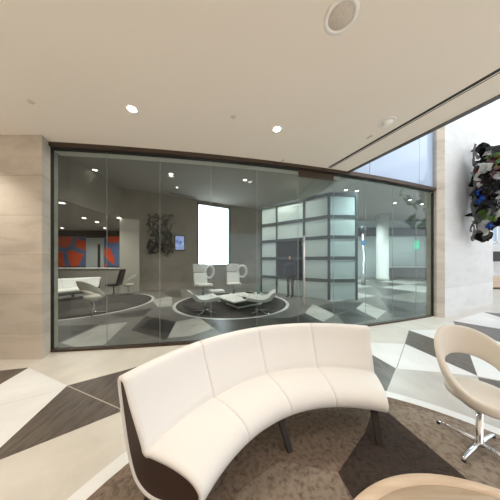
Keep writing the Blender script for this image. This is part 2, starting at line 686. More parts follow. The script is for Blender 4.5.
LR = Vector((-0.75, 8.1))
HR = Vector((-6.65, 7.85))
ring(RC, RR - 0.02, RR + 0.135, 1)
ring(LR, 2.25, 2.37, 1)
ring(HR, 2.3, 2.42, 1)
for f_ in fl.bm.faces:
    f_.normal_update()
    if f_.normal.z < -0.5 and f_.verts[0].co.z > -0.01:
        f_.normal_flip()
floor = struct(fl.build('floor', [M[k] for k in FM], recalc=False))

# lobby ceiling
cl = MB()
poly = [(-9, -9), edge(12.6), edge(0.0)]
poly += list(reversed(gcurve(GL, 2.42, -0.10)))
poly += [(-3.9, 3.44), (-9, 3.44)]
cl.prism(poly, CEIL, CEIL + 0.5)
struct(cl.build('ceiling', M['ceiling']))
tr = MB()
tr.prism([edge(-0.1, 0.0), edge(12.6, 0.0), edge(12.6, 0.10), edge(-0.1, 0.10)], CEIL - 0.01, CEIL + 0.5)
struct(tr.build('trim_1', M['darkmetal']))
fa = MB()
fa.prism([edge(0.0, -0.02), edge(12.6, -0.02), edge(12.6, 0.06), edge(0.0, 0.06)], CEIL + 0.5, 9.6)
struct(fa.build('wall_soffit', M['ceiling']))
# slot along the soffit: dark strips painted for the shade in its recess
g0, g1 = Vector((1.954, 4.64)), Vector((2.98, 2.266))
gd = (g1 - g0).normalized()
gn = Vector((-gd.y, gd.x))


def slot(t0, t1, o0, o1):
    return [tuple(g0 + gd * t0 + gn * o0), tuple(g0 + gd * t1 + gn * o0), tuple(g0 + gd * t1 + gn * o1), tuple(g0 + gd * t0 + gn * o1)]


sl = MB()
sl.prism(slot(-0.02, 11, -0.040, 0.014), CEIL - 0.004, CEIL + 0.01, 0)
sl.prism(slot(-0.02, 11, 0.04, 0.052), CEIL - 0.004, CEIL + 0.01, 0)
struct(sl.build('trim_2', [M['blackgap']]))

# lobby walls: travertine pier at the left, closing walls behind the camera
w = MB()
w.prism([(-9, 3.44), (-3.77, 3.44), (-3.885, 3.70), (-3.99, 3.72), (-3.99, 3.95), (-9, 3.95)], 0, CEIL + 0.4)
struct(w.build('wall_left', M['travertine']))
w = MB()
w.prism([(-9.3, -9.2), (-9, -9.2), (-9, 3.9), (-9.3, 3.9)], 0, CEIL + 0.4)
struct(w.build('wall_far_left', M['travertine']))
w = MB()
w.prism([(-9, -9.3), (0.5, -9.3), (0.5, -9), (-9, -9)], 0, CEIL + 0.4)
struct(w.build('wall_back', M['travertine']))

# head frame, sill and jambs of the glass wall
fr = MB()
fr.prism(gcurve(GL, GR + 0.04, -0.12) + list(reversed(gcurve(GL, GR + 0.04, 0.06))), CEIL - 0.072, CEIL + 0.02)
struct(fr.build('trim_3', M['bronze']))
fr = MB()
fr.prism(gcurve(GL, GR, -0.045) + list(reversed(gcurve(GL, GR, 0.04))), CEIL - 0.088, CEIL - 0.071)
struct(fr.build('trim_4', M['blackgap']))
fr = MB()
fr.prism(gcurve(GL, GR, -0.05) + list(reversed(gcurve(GL, GR, 0.04))), 0.0, 0.045)
struct(fr.build('trim_5', M['bronze']))
for i, (xx, ww) in enumerate(((GL + 0.01, 0.05), (GR + 0.025, 0.03))):
    fr = MB()
    fr.prism([(xx - ww / 2, gy(xx) - 0.04), (xx + ww / 2, gy(xx) - 0.04), (xx + ww / 2, gy(xx) + 0.02), (xx - ww / 2, gy(xx) + 0.02)], 0.0, CEIL - 0.1)
    struct(fr.build('trim_%d' % (6 + i), M['blackgap']))

# glass panes
cols = [107, 160, 211, 257, 298, 333.5, 365.4, 392.6, 416]
xs = [GL + 0.04] + [glass_x(c) for c in cols] + [GR - 0.035]
DOOR = 5
for i in range(len(xs) - 1):
    x0, x1 = xs[i] + 0.004, xs[i + 1] - 0.004
    z0, z1 = (0.045, CEIL - 0.088)
    pane = MB()
    pane.prism(gcurve(x0, x1, -0.006, 4) + list(reversed(gcurve(x0, x1, 0.006, 4))), z0, z1)
    if i == DOOR:
        d = struct(pane.build('door_1', M['glass']))
        door = d
    else:
        struct(pane.build('window_%d' % (i + 1), M['glass']))
    if 0 < i:
        jt = MB()
        xx = xs[i]
        jt.box((xx, gy(xx), (z0 + z1) / 2), (0.007, 0.011, z1 - z0))
        struct(jt.build('trim_%d' % (10 + i), M['glassedge']))
# door fittings
xa, xb = xs[DOOR], xs[DOOR + 1]
p = MB()
p.prism(gcurve(xa + 0.01, xb - 0.01, -0.03, 4) + list(reversed(gcurve(xa + 0.01, xb - 0.01, 0.03, 4))), CEIL - 0.23, CEIL - 0.09)
p.build('header_rail', M['bronze'], door)
p = MB()
p.prism(gcurve(xa + 0.01, xb - 0.01, -0.025, 4) + list(reversed(gcurve(xa + 0.01, xb - 0.01, 0.025, 4))), 0.05, 0.13)
p.build('bottom_rail', M['bronze'], door)
hx = glass_x(303)
hy = gy(hx)
hz0, hz1 = EYE - 46 * hy / F, EYE + 24 * hy / F
p = MB()
p.tube([(hx, hy - 0.09, hz0), (hx, hy - 0.09, hz1)], 0.024, 12)
hd = p.build('pull_handle', M['steel'], door)
for zz in (hz0 + 0.2, hz1 - 0.2):
    p = MB()
    p.tube([(hx, hy - 0.095, zz), (hx, hy - 0.005, zz)], 0.017, 10)
    p.build('standoff', M['steel'], hd)

# wall above the glass: plaster inside the lobby part, blue spandrel glass in the atrium
w = MB()
w.prism(gcurve(GL - 0.1, 2.45, 0.07) + list(reversed(gcurve(GL - 0.1, 2.45, 0.3))), CEIL - 0.05, 9.6)
struct(w.build('wall_bulkhead', M['ceiling']))
bx = [2.40, glass_x(369), glass_x(418.5), GR + 0.08]
for i in range(3):
    p = MB()
    a, b = bx[i] + 0.006, bx[i + 1] - 0.006
    p.prism(gcurve(a, b, -0.03, 6) + list(reversed(gcurve(a, b, 0.06, 6))), CEIL + 0.02, 9.6)
    struct(p.build('wall_spandrel_%d' % (i + 1), M['blueglass']))
for i in (1, 2):
    p = MB()
    p.box((bx[i], gy(bx[i]) + 0.01, (CEIL + 9.6) / 2), (0.012, 0.05, 9.6 - CEIL - 0.05))
    struct(p.build('trim_%d' % (30 + i), M['mullion']))

# stone pier and the long pale wall to the right
WA, WB_ = Vector((6.09, 5.94)), Vector((10.05, 7.86))
WD = (WB_ - WA).normalized()
WN = Vector((WD.y, -WD.x))
w = MB()
w.prism([(5.88, 5.985), (6.09, 5.935), (6.20, 6.33), (5.88, 6.33)], 0, 9.6)
struct(w.build('wall_pier', M['travertine']))
w = MB()
b0 = WA - WN * 0.3
b1 = WB_ - WN * 0.3
w.prism([(WA.x, WA.y), (WB_.x, WB_.y), (b1.x, b1.y), (b0.x, b0.y)], 0, 9.6)
struct(w.build('wall_right', M['palestone']))

# lounge and hall shell behind the glass
K0, K1 = Vector((-7.18, 10.5)), Vector((0.80, 15.2))
KD = (K1 - K0).normalized()
KN = Vector((-KD.y, KD.x))       # away from the viewer


def wall_seg(name, p, q, z0, z1, mat, th=0.25):
    p, q = Vector(p), Vector(q)
    d = (q - p).normalized()
    n = Vector((-d.y, d.x)) * th
    w = MB()
    w.prism([tuple(p), tuple(q), tuple(q + n), tuple(p + n)], z0, z1)
    return struct(w.build(name, mat))


def on_wall(px):
    r = (px - 250.0) / F
    t = (r * K0.y - K0.x) / (KD.x - r * KD.y)
    return K0 + KD * t


w1a, w1b = on_wall(197), on_wall(230.5)
wq = (w1a + w1b) / 2
WZ0, WZ1 = EYE - 6 * wq.y / F, EYE + 55 * wq.y / F
wall_seg('wall_lounge_left', on_wall(137.5), w1a, 0, ICEIL, M['taupewall'])
wall_seg('wall_lounge_right', w1b, K1 + KD * 0.6, 0, ICEIL, M['taupewall'])
wall_seg('wall_lounge_sill', w1a, w1b, 0, WZ0, M['taupewall'])
wall_seg('wall_lounge_head', w1a, w1b, WZ1, ICEIL, M['taupewall'])
wall_seg('wall_hall_link', K1 + KD * 0.6, (6.0, 19.6), 0, ICEIL, M['greywall'])
wall_seg('wall_hall_far', (5.8, 19.4), (20.4, 19.4), 0, ICEIL, M['greywall'])
wall_seg('wall_hall_right', (20.2, 19.6), (9.75, 8.15), 0, 9.6, M['greywall'], 0.2)
wall_seg('wall_left_hall_far', (-17, 14.6), (-5.8, 14.6), 0, ICEIL, M['darkwall'])
wall_seg('wall_left_hall_side', (-17, 3.6), (-17, 14.9), 0, ICEIL, M['greywall'], -0.25)
wall_seg('wall_left_hall_front', (-17.2, 3.7), (-8.9, 3.7), 0, ICEIL, M['greywall'], 0.2)
wall_seg('wall_left_hall_return', K0 + Vector((0.95, 0.75)), (-6.0, 14.8), 0, ICEIL, M['taupewall'], 0.2)
wall_seg('wall_fin', (-7.1, 4.1), (-7.1, 10.5), CEIL, ICEIL, M['taupewall'], 0.1)
wall_seg('wall_fin_end', (-7.15, 10.5), on_wall(138.5), CEIL, ICEIL, M['taupewall'], 0.12)
ci = MB()
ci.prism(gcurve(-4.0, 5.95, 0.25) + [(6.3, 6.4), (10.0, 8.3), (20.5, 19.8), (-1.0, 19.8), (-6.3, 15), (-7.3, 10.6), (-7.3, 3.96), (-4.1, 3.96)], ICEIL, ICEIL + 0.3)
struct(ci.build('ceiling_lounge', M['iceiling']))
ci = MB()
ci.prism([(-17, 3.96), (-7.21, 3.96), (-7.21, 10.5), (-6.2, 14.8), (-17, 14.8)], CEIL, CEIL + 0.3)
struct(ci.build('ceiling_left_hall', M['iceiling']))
# linear grille in the lounge ceiling
lg = MB()
a, b = CP(170, 192.4, ICEIL).xy, CP(196, 197, ICEIL).xy
dd = (b - a).normalized()
nn = Vector((-dd.y, dd.x)) * 0.06
lg.prism([tuple(a), tuple(b), tuple(b + nn), tuple(a + nn)], ICEIL - 0.012, ICEIL + 0.01)
struct(lg.build('trim_40', M['blackgap']))
# hall band under the ceiling
p = MB()
p.box((13.0, 19.33, 4.65), (14, 0.12, 0.85))
struct(p.build('trim_41', M['mullion']))

# window in the lounge wall
wm = (w1a + w1b) / 2 + KN * 0.2
wl = (w1b - w1a).length
ang = math.atan2(KD.y, KD.x)
p = MB()
p.box((wm.x, wm.y, (WZ0 + WZ1) / 2), (wl, 0.02, WZ1 - WZ0), ang)
win = struct(p.build('window_20', M['windowlight']))
p = MB()
for s in (-1, 1):
    c = (w1a + w1b) / 2 + KD * s * (wl / 2 - 0.05) + KN * 0.09
    p.box((c.x, c.y, (WZ0 + WZ1) / 2), (0.10, 0.17, WZ1 - WZ0), ang)
for z in (WZ0 + 0.04, WZ1 - 0.04):
    c = (w1a + w1b) / 2 + KN * 0.09
    p.box((c.x, c.y, z), (wl, 0.17, 0.08), ang)
p.build('window_frame', M['black'], win)

# left hall column at the end of the lounge wall
p = MB()
cc = on_wall(130)
p.box((cc.x, cc.y, CEIL / 2), (0.92, 0.5, CEIL - 0.01), 0.5)
tag(p.build('square_column', M['columnpaint']), 'pale square column behind the glass, left of the black branch artwork', 'column')

# atrium background seen past the end of the pale wall
wall_seg('wall_atrium_far', (13.5, 14.0), (26, 14.0), 0, 3.0, M['palestone'])
p = MB()
p.prism([(13.5, 14.05), (26, 14.05), (26, 14.2), (13.5, 14.2)], 3.0, 9.6)
aw = struct(p.build('window_30', M['blueglass']))
p = MB()
for i in range(9):
    p.box((14 + i * 1.4, 14.02, 6.3), (0.09, 0.1, 6.6))
for i in range(4):
    p.box((19.5, 14.02, 3.1 + i * 2.0), (12.8, 0.1, 0.09))
p.build('mullion_grid', M['white_plastic'], aw)

# ------------------------------------------------------------------ carpets
RUG_Z = 0.012


def disc_clip(poly, c, r):
    """keep a polygon inside a circle (dense border sampling, radial clamp)"""
    out = []
    n = len(poly)
    for i in range(n):
        a, b = Vector(poly[i]), Vector(poly[(i + 1) % n])
        for k in range(24):
            p = a + (b - a) * k / 24.0 - c
            if p.length > r:
                p = p.normalized() * r
            p = p + c
            if not out or (p - out[-1]).length > 0.004:
                out.append(p)
    return out


def rug(name, label, c, r, polys, base, mats, cat='rug'):
    b = MB()
    n = 96
    b.prism([(c[0] + r * math.cos(2 * math.pi * i / n), c[1] + r * math.sin(2 * math.pi * i / n)) for i in range(n)], 0.001, RUG_Z, base)
    z = RUG_Z + 0.0004
    for poly, mi in polys:
        pts = disc_clip([Vector(q) for q in poly], Vector(c), r - 0.002)
        b.face([Vector((q.x, q.y, z)) for q in pts], mi)
        z += 0.0002
    for f_ in b.bm.faces:
        f_.normal_update()
        if f_.normal.z < -0.5 and f_.verts[0].co.z > 0.005:
            f_.normal_flip()
    return tag(b.build(name, mats, recalc=False), label, cat)


def g2(px, py):
    return G(px, py).xy


rm = [M['rug_mid'], M['rug_light'], M['rug_dark']]
rd_ = [carpet('rug_grey', srgb(66, 61, 57), srgb(92, 87, 82)), M['rug_light'], carpet('rug_charcoal', srgb(38, 35, 33), srgb(62, 58, 55))]
rug('round_carpet', 'large round brown carpet with angular shards under the curved white sofa', RC, RR - 0.004, [
    ([g2(384, 410), g2(470, 483), g2(560, 560), (0.95, 0.45), g2(338, 474), g2(366, 432), g2(372, 410)], 2),
    ([g2(383, 404), g2(410, 408), g2(440, 416), g2(520, 440), g2(560, 470), g2(560, 555), g2(470, 483), g2(384, 410)], 1),
    ([g2(338, 474), g2(366, 540), g2(300, 540), g2(230, 520), g2(240, 492), g2(280, 462)], 1),
], 0, rm)
rug('round_carpet', 'dark round carpet under the white lounge chairs behind the glass', LR, 2.245, [
    ([(LR.x - 2, LR.y - 0.4), (LR.x - 0.2, LR.y - 2.2), (LR.x + 0.7, LR.y - 2.1), (LR.x - 0.9, LR.y + 0.4)], 0),
], 2, rd_)
rug('round_carpet', 'dark round carpet ringed in pale stone, far left behind the glass', HR, 2.295, [
    ([(HR.x + 0.4, HR.y - 2.3), (HR.x + 2.3, HR.y - 0.6), (HR.x + 1.2, HR.y + 0.2), (HR.x + 0.2, HR.y - 1.0)], 0),
], 2, rd_)

# ------------------------------------------------------------------ curved sofa
SCN = Vector((0.885, 0.58))
PROF = [(2.025, 0.935), (1.985, 0.922), (1.955, 0.885), (1.895, 0.75), (1.825, 0.62), (1.775, 0.525), (1.757, 0.480), (1.715, 0.492), (1.57, 0.508),
        (1.45, 0.508), (1.35, 0.490), (1.29, 0.452), (1.27, 0.402), (1.29, 0.352), (1.355, 0.310), (1.45, 0.257), (1.57, 0.205), (1.69, 0.175), (1.80, 0.185),
        (1.89, 0.245), (1.955, 0.38), (2.005, 0.56), (2.05, 0.76), (2.07, 0.88), (2.06, 0.92)]


def inset(poly, d):
    out = []
    n = len(poly)
    for i in range(n):
        a, b = poly[i - 1], poly[(i + 1) % n]
        t = (b - a).normalized()
        out.append(poly[i] + Vector((-t.y, t.x)) * d)
    return out


def make_sofa(center, rz, a0, a1, nseg, label, group=None, legs=True):
    root = thing('curved_sofa', label, 'sofa', (center[0], center[1], 0), rz, group)
    prof = catmull([Vector(p) for p in PROF], 4)
    # orientation: make inset go inwards
    ar = sum(prof[i].x * prof[(i + 1) % len(prof)].y - prof[(i + 1) % len(prof)].x * prof[i].y for i in range(len(prof)))
    sgn = 1.0 if ar > 0 else -1.0
    pin1 = inset(prof, 0.003 * sgn)
    rim = inset(prof, 0.030 * sgn)

    def at(p, a, off=0.0):
        # off: tangential offset
        return Vector((p.x * math.cos(a) - off * math.sin(a), p.x * math.sin(a) + off * math.cos(a), p.y))
    step = (a1 - a0) / nseg
    for s in range(nseg):
        b0, b1 = a0 + step * s, a0 + step * (s + 1)
        rings = []
        m = 14
        first, last = s == 0, s == nseg - 1
        e = 0.0022 / 1.6
        if first:
            rings += [[at(p, b0 + 0.020) for p in rim], [at(p, b0) for p in rim], [at(q, b0 - 0.0) for q in inset(prof, 0.012 * sgn)]]
            rings.append([at(p, b0 + 0.006) for p in prof])
        else:
            rings += [[at(p, b0 + e * 0.3) for p in pin1], [at(p, b0 + e * 2.2) for p in prof]]
        for k in range(1, m):
            rings.append([at(p, b0 + (b1 - b0) * k / m) for p in prof])
        if last:
            rings.append([at(p, b1 - 0.006) for p in prof])
            rings += [[at(q, b1) for q in inset(prof, 0.012 * sgn)], [at(p, b1) for p in rim], [at(p, b1 - 0.020) for p in rim]]
        else:
            rings += [[at(p, b1 - e * 2.2) for p in prof], [at(p, b1 - e * 0.3) for p in pin1]]
        mb = MB()
        mb.loft(rings)
        mb.build('upholstery_section', M['sofa'], root)
    for a, sg in ((a0, 1), (a1, -1)):
        mb = MB()
        mb.loft([[at(p, a + sg * 0.021) for p in rim], [at(p, a + sg * 0.006) for p in rim]], smooth=False)
        mb.build('end_panel', M['brown'], root)
    for a in [a0 + (a1 - a0) * f for f in (0.035, 0.5, 0.965)]:
        for (r0, r1) in ((1.48, 1.30), (1.72, 1.86)):
            mb = MB()
            ring_ = []
            for t in (0.0, 1.0):
                rr = r1 + (r0 - r1) * t
                zz = 0.0145 + (0.24 - 0.0145) * t
                th, wd = 0.016, 0.024 + 0.012 * t
                ring_.append([Vector(((rr + dr) * math.cos(a) - dt * math.sin(a), (rr + dr) * math.sin(a) + dt * math.cos(a), zz)) for dr, dt in ((-th, -wd), (th, -wd), (th, wd), (-th, wd))])
            mb.loft(ring_, smooth=False)
            mb.build('leg', M['legdark'], root)
    return root


sofa = make_sofa(SCN, 0, math.radians(70.7), math.radians(155.8), 4, 'curved white leather sofa with dark brown ends in the foreground')

# ------------------------------------------------------------------ ring-back swivel chair
def make_ring_chair(loc, facing, label, group=None, mat='chair'):
    """facing: angle (rad) of the direction the chair looks"""
    root = thing('swivel_chair', label, 'chair', loc, facing, group)
    # seat cushion
    mb = MB()
    prof = [(0.0, 0.455), (0.14, 0.458), (0.19, 0.475), (0.228, 0.505), (0.236, 0.535), (0.230, 0.560), (0.208, 0.574), (0.18, 0.572), (0.0, 0.566)]
    mb.lathe(prof, (0.02, 0, 0), 40)
    mb.build('seat', M[mat], root)
    # tilted ring that is arm, back and front edge in one
    rings = []
    n = 72
    for i in range(n):
        ph = 2 * math.pi * i / n
        q = (1 + math.cos(ph)) / 2
        zc = 0.525 + 0.405 * (q ** 1.1)
        hh = 0.046 + 0.092 * q ** 1.7
        th = 0.028 + 0.004 * (1 - q)
        rr = 0.268 + 0.045 * q - 0.045 * math.sin(ph) ** 2
        lean = 0.16 * q
        dirv = Vector((-math.cos(ph), math.sin(ph), 0))
        sec = []
        for k in range(14):
            t = 2 * math.pi * k / 14
            ct, st = math.cos(t), math.sin(t)
            a = math.copysign(abs(ct) ** 0.7, ct) * th
            b = math.copysign(abs(st) ** 0.7, st) * hh
            sec.append(dirv * (rr + a + b * lean * 2.0) + Vector((0, 0, zc + b)))
        rings.append(sec)
    mb = MB()
    mb.loft(rings, closed=True)
    mb.build('ring_back', M[mat], root)
    mb = MB()
    mb.lathe([(0.0, 0.40), (0.10, 0.405), (0.13, 0.43), (0.13, 0.462), (0.0, 0.462)], (0.02, 0, 0), 24)
    mb.build('swivel_plate', M['steel'], root)
    mb = MB()
    mb.lathe([(0.034, 0.05), (0.034, 0.085), (0.026, 0.095), (0.026, 0.42)], (0.02, 0, 0), 20)
    mb.build('pole', M['chrome'], root)
    for k in range(4):
        a = math.radians(45 + 90 * k) + 0.05
        d = Vector((math.cos(a), math.sin(a), 0))
        mb = MB()
        mb.tube([Vector((0.02, 0, 0.070)) + d * 0.02, Vector((0.02, 0, 0.060)) + d * 0.12, Vector((0.02, 0, 0.043)) + d * 0.27, Vector((0.02, 0, 0.036)) + d * 0.315], [0.022, 0.019, 0.014, 0.011], 10)
        lg_ = mb.build('leg', M['chrome'], root)
        mb = MB()
        c = Vector((0.02, 0, 0)) + d * 0.30
        mb.lathe([(0.016, 0.0135), (0.016, 0.03), (0.0, 0.032)], tuple(c), 12)
        mb.build('glide', M['black'], lg_)
    return root


cpos = G(478, 448)
ch = make_ring_chair((cpos.x, cpos.y, 0), math.atan2(0.371 - cpos.y, 0.844 - cpos.x) + 0.3, 'cream ring-back swivel chair on a chrome base, right of the curved sofa')

# ------------------------------------------------------------------ coffee table in the foreground
tb = thing('coffee_table', 'round pale oak coffee table at the bottom edge of the photo', 'table', (1.03, 0.22, RUG_Z + 0.002))
TR = 0.93
mb = MB()
mb.lathe([(0.0, 0.470), (TR - 0.03, 0.470), (TR - 0.012, 0.476), (TR - 0.012, 0.490), (0.0, 0.490)], seg=96)
mb.build('table_top', M['wood'], tb)
mb = MB()
mb.lathe([(TR - 0.012, 0.462), (TR + 0.006, 0.464), (TR + 0.010, 0.478), (TR + 0.004, 0.4915), (TR - 0.055, 0.4915), (TR - 0.055, 0.489)], seg=96)
mb.build('edge_band', M['woodrim'], tb)
mb = MB()
mb.lathe([(0.30, 0.0), (0.30, 0.015), (0.06, 0.03), (0.045, 0.06), (0.045, 0.45), (0.16, 0.469)], seg=40)
mb.build('pedestal', M['steel'], tb)

# ------------------------------------------------------------------ ceiling fittings of the lobby
def downlight(p, label, r=0.078, lit=True, energy=0.0, group=None, lens='lens', spot=math.radians(100)):
    t = thing('downlight', label, 'ceiling light', tuple(p), 0, group)
    mb = MB()
    mb.lathe([(r * 0.80, 0.0), (r * 0.80, -0.006), (r * 1.0, -0.009), (r * 1.13, -0.004), (r * 1.13, 0.0)], seg=32)
    mb.build('trim_ring', M['white_plastic'], t)
    mb = MB()
    mb.lathe([(0.0, -0.004), (r * 0.78, -0.003), (r * 0.80, 0.0)], seg=32)
    mb.build('lamp_lens', M[lens], t)
    if energy:
        lamp('SPOT', 'downlight_beam', (p.x, p.y, p.z - 0.03), energy, WARM, (0, 0, 0), spot_size=spot, spot_blend=0.7, shadow_soft_size=0.07)
    return t


downlight(CP(132, 109), 'lit downlight in the beige ceiling, left one of two above the glass wall', energy=70)
downlight(CP(277, 129), 'lit downlight in the beige ceiling, right one of two above the glass wall', energy=70)
sp = thing('ceiling_speaker', 'large round ceiling speaker near the top edge, right of centre', 'speaker', tuple(CP(341, 16)))
mb = MB()
mb.lathe([(0.112, 0.0), (0.112, -0.010), (0.125, -0.014), (0.148, -0.008), (0.150, 0.0)], seg=48)
mb.build('rim', M['white_plastic'], sp)
mb = MB()
mb.lathe([(0.0, -0.006), (0.108, -0.006), (0.112, 0.0)], seg=48)
mb.build('grille', M['speaker_mesh'], sp)

sd = thing('smoke_detector', 'white domed detector on the ceiling beside the slot', 'detector', tuple(CP(387, 122)))
mb = MB()
mb.lathe([(0.0, -0.05), (0.045, -0.048), (0.075, -0.03), (0.085, -0.012), (0.085, 0.0)], seg=32)
mb.build('dome', M['white_plastic'], sd)
mb = MB()
mb.lathe([(0.085, 0.0), (0.085, -0.010), (0.125, -0.008), (0.128, 0.0)], seg=32)
mb.build('base_ring', M['white_plastic'], sd)
mb = MB()
c = CP(369.5, 137)
mb.box((c.x, c.y, c.z - 0.004), (0.10, 0.035, 0.012), math.atan2(gd.y, gd.x))
tag(mb.build('ceiling_sensor', M['speaker_mesh'], bevel=0.003), 'small flat rectangular sensor on the ceiling next to the domed detector', 'sensor')
for px, py, lb in ((31, 102, 'small flat grey sprinkler cover on the ceiling at far left'), (233.5, 117, 'small flat grey sprinkler cover between the two downlights'), (283, 160.5, 'small sprinkler cover at the bronze frame over the glass wall')):
    mb = MB()
    mb.lathe([(0.0, -0.008), (0.036, -0.007), (0.042, 0.0)], tuple(CP(px, py)), 24)
    tag(mb.build('sprinkler_cover', M['speaker_mesh']), lb, 'sprinkler')

# ------------------------------------------------------------------ wall sculpture of crushed metal
random.seed(7)


def wpt(s, p, z):
    q = WA + WD * s + WN * p
    return Vector((q.x, q.y, z))


def pmat(name, c, rough=0.35, metal=0.3):
    return plain(name, c, rough, metal, coat=0.2)


scm = {'silver': pmat('crushed_silver', srgb(128, 128, 126), 0.35, 0.5), 'black': pmat('crushed_black', srgb(24, 23, 24)), 'white': pmat('crushed_white', srgb(205, 204, 200)),
       'red': pmat('crushed_orange_red', srgb(190, 70, 40)), 'blue': pmat('crushed_blue', srgb(40, 96, 190)), 'green': pmat('crushed_green', srgb(110, 140, 70)),
       'maroon': pmat('crushed_brown', srgb(82, 48, 42)), 'pink': pmat('crushed_pink', srgb(200, 150, 160))}
scul = thing('wall_sculpture', 'crumpled multicoloured sheet metal sculpture on the pale right wall', 'sculpture', tuple(wpt(3.1, 0.02, 4.1)))


def crumple(loc, size, mat, rot, seed, n=6, fold=0.22):
    rnd = random.Random(seed)
    mb = MB()
    g = []
    for i in range(n + 1):
        row = []
        for j in range(n + 1):
            x = (i / n - 0.5) * size[0]
            y = (j / n - 0.5) * size[1]
            z = (i % 2 - 0.5) * fold * size[0] * 0.8 + (rnd.random() - 0.5) * fold * min(size) * 0.9 + 0.25 * size[0] * math.sin(j * 1.3 + seed)
            x += (rnd.random() - 0.5) * size[0] * 0.10 + 0.10 * size[0] * math.sin(j * 0.9 + seed * 2)
            y += (rnd.random() - 0.5) * size[1] * 0.08
            row.append(mb.bm.verts.new(Vector((x, y, z))))
        g.append(row)
    for i in range(n):
        for j in range(n):
            mb.bm.faces.new((g[i][j], g[i + 1][j], g[i + 1][j + 1], g[i][j + 1]))
    bmesh.ops.solidify(mb.bm, geom=mb.bm.faces[:], thickness=0.015)
    o = mb.build('metal_sheet', scm[mat], scul)
    o.location = loc - Vector(scul.location)
    o.rotation_euler = rot
    return o


wang = math.atan2(WD.y, WD.x)


def spt(px, py, p):
    r = (px - 250.0) / F
    q = WA + WN * p
    t = (r * q.y - q.x) / (WD.x - r * WD.y)
    q = q + WD * t
    return Vector((q.x, q.y, EYE + (HZ - py) / F * q.y))


sid = 0
spec = []
for y in range(152, 238, 9):                                  # thin bent edge at the left
    spec.append(('silver', 471.0 - (y - 152) * 0.02 + 0.6 * math.sin(y), y, 0.30, 0.13, 0.55, 0.3))
spec += [('black', 480, 150, .3, .30, .45, .8), ('white', 489, 154, .6, .40, .30, .7), ('silver', 494, 151, .6, .45, .3, .7), ('silver', 499, 155, .7, .5, .35, .7), ('green', 488, 159, .7, .32, .25, .8), ('black', 484, 156, .5, .5, .4, .9),
         ('red', 479, 166, .4, .26, .50, .8), ('red', 480, 173, .45, .26, .45, .8), ('red', 491, 162, .7, .26, .26, .8), ('maroon', 485, 167, .55, .42, .5, .9), ('maroon', 491, 170, .6, .45, .5, .9), ('maroon', 489, 180, .6, .45, .55, .9), ('maroon', 486, 190, .55, .42, .5, .9),
         ('pink', 497, 172, .75, .3, .4, .6), ('white', 499, 180, .8, .35, .5, .6), ('red', 477, 181, .4, .22, .3, .7), ('white', 478, 186, .42, .2, .24, .7), ('blue', 477, 190, .42, .26, .40, .7), ('blue', 478, 198, .42, .24, .42, .7), ('blue', 476.5, 202, .4, .2, .25, .7),
         ('green', 484, 215, .6, .42, .32, .8), ('green', 488, 217, .62, .3, .28, .8), ('white', 495, 190, .7, .3, .35, .6), ('white', 496, 198, .7, .32, .45, .6), ('silver', 497, 206, .7, .35, .5, .6), ('black', 491, 196, .5, .5, .7, .9), ('black', 492, 186, .5, .5, .7, .9),
         ('black', 483, 180, .4, .5, .7, .9), ('black', 482, 195, .4, .5, .7, .9), ('black', 483, 205, .45, .5, .6, .9), ('black', 489, 206, .5, .5, .6, .9), ('black', 477, 173, .3, .4, .7, .9), ('black', 477, 207, .35, .35, .6, .9), ('black', 494, 213, .5, .35, .4, .9),
         ('silver', 476, 213, .35, .3, .45, .6), ('silver', 479, 219, .42, .3, .45, .6), ('white', 483, 222, .5, .28, .4, .5), ('black', 487, 223, .5, .35, .35, .8), ('silver', 475, 226, .32, .24, .5, .5), ('white', 479, 229, .4, .22, .45, .5), ('silver', 484, 230, .45, .24, .45, .5),
         ('black', 476, 234, .3, .22, .4, .6), ('silver', 480, 237, .35, .22, .4, .5), ('black', 484, 237, .4, .2, .3, .6), ('blue', 485, 226, .52, .16, .2, .6), ('black', 498, 163, .6, .5, .5, .9), ('black', 499, 192, .5, .5, .7, .9), ('red', 500, 168, .8, .3, .3, .8), ('black', 487, 162, .45, .5, .5, .9),
         ('green', 493, 163, .75, .22, .25, .8), ('black', 503, 178, .6, .6, .8, .9), ('silver', 506, 165, .7, .5, .5, .7), ('maroon', 505, 190, .6, .5, .5, .8), ('black', 472.5, 178, .2, .2, .5, .6), ('black', 473, 205, .2, .2, .6, .6)]
for k in range(26):
    spec.append((random.choice(['black', 'black', 'black', 'maroon', 'white']), random.uniform(479, 498), random.uniform(155, 214), random.uniform(.5, .85), random.uniform(.2, .4), random.uniform(.2, .5), 1.0))
for mt, px, py, p, sx, sz, wild in spec:
    sid += 1
    k_ = {'black': 1.05, 'maroon': 0.9, 'silver': 0.85, 'white': 0.85}.get(mt, 0.8)
    crumple(spt(px + 4, py, p + (0.08 if mt not in ('black', 'silver') else 0)), (sx * k_, sz * k_ * 1.1), mt, (math.pi / 2 + random.uniform(-.8, .8) * wild, random.uniform(-.9, .9) * wild, wang - 0.3 * wild + random.uniform(-.8, .5) * wild), sid, 5, 0.34)
mb = MB()
q = wpt(3.1, 0.06, 4.2)
q = spt(490, 184, 0.08)
mb.box(tuple(q - Vector(scul.location)), (0.9, 0.12, 1.8), wang)
mb.build('mounting_frame', scm['black'], scul)

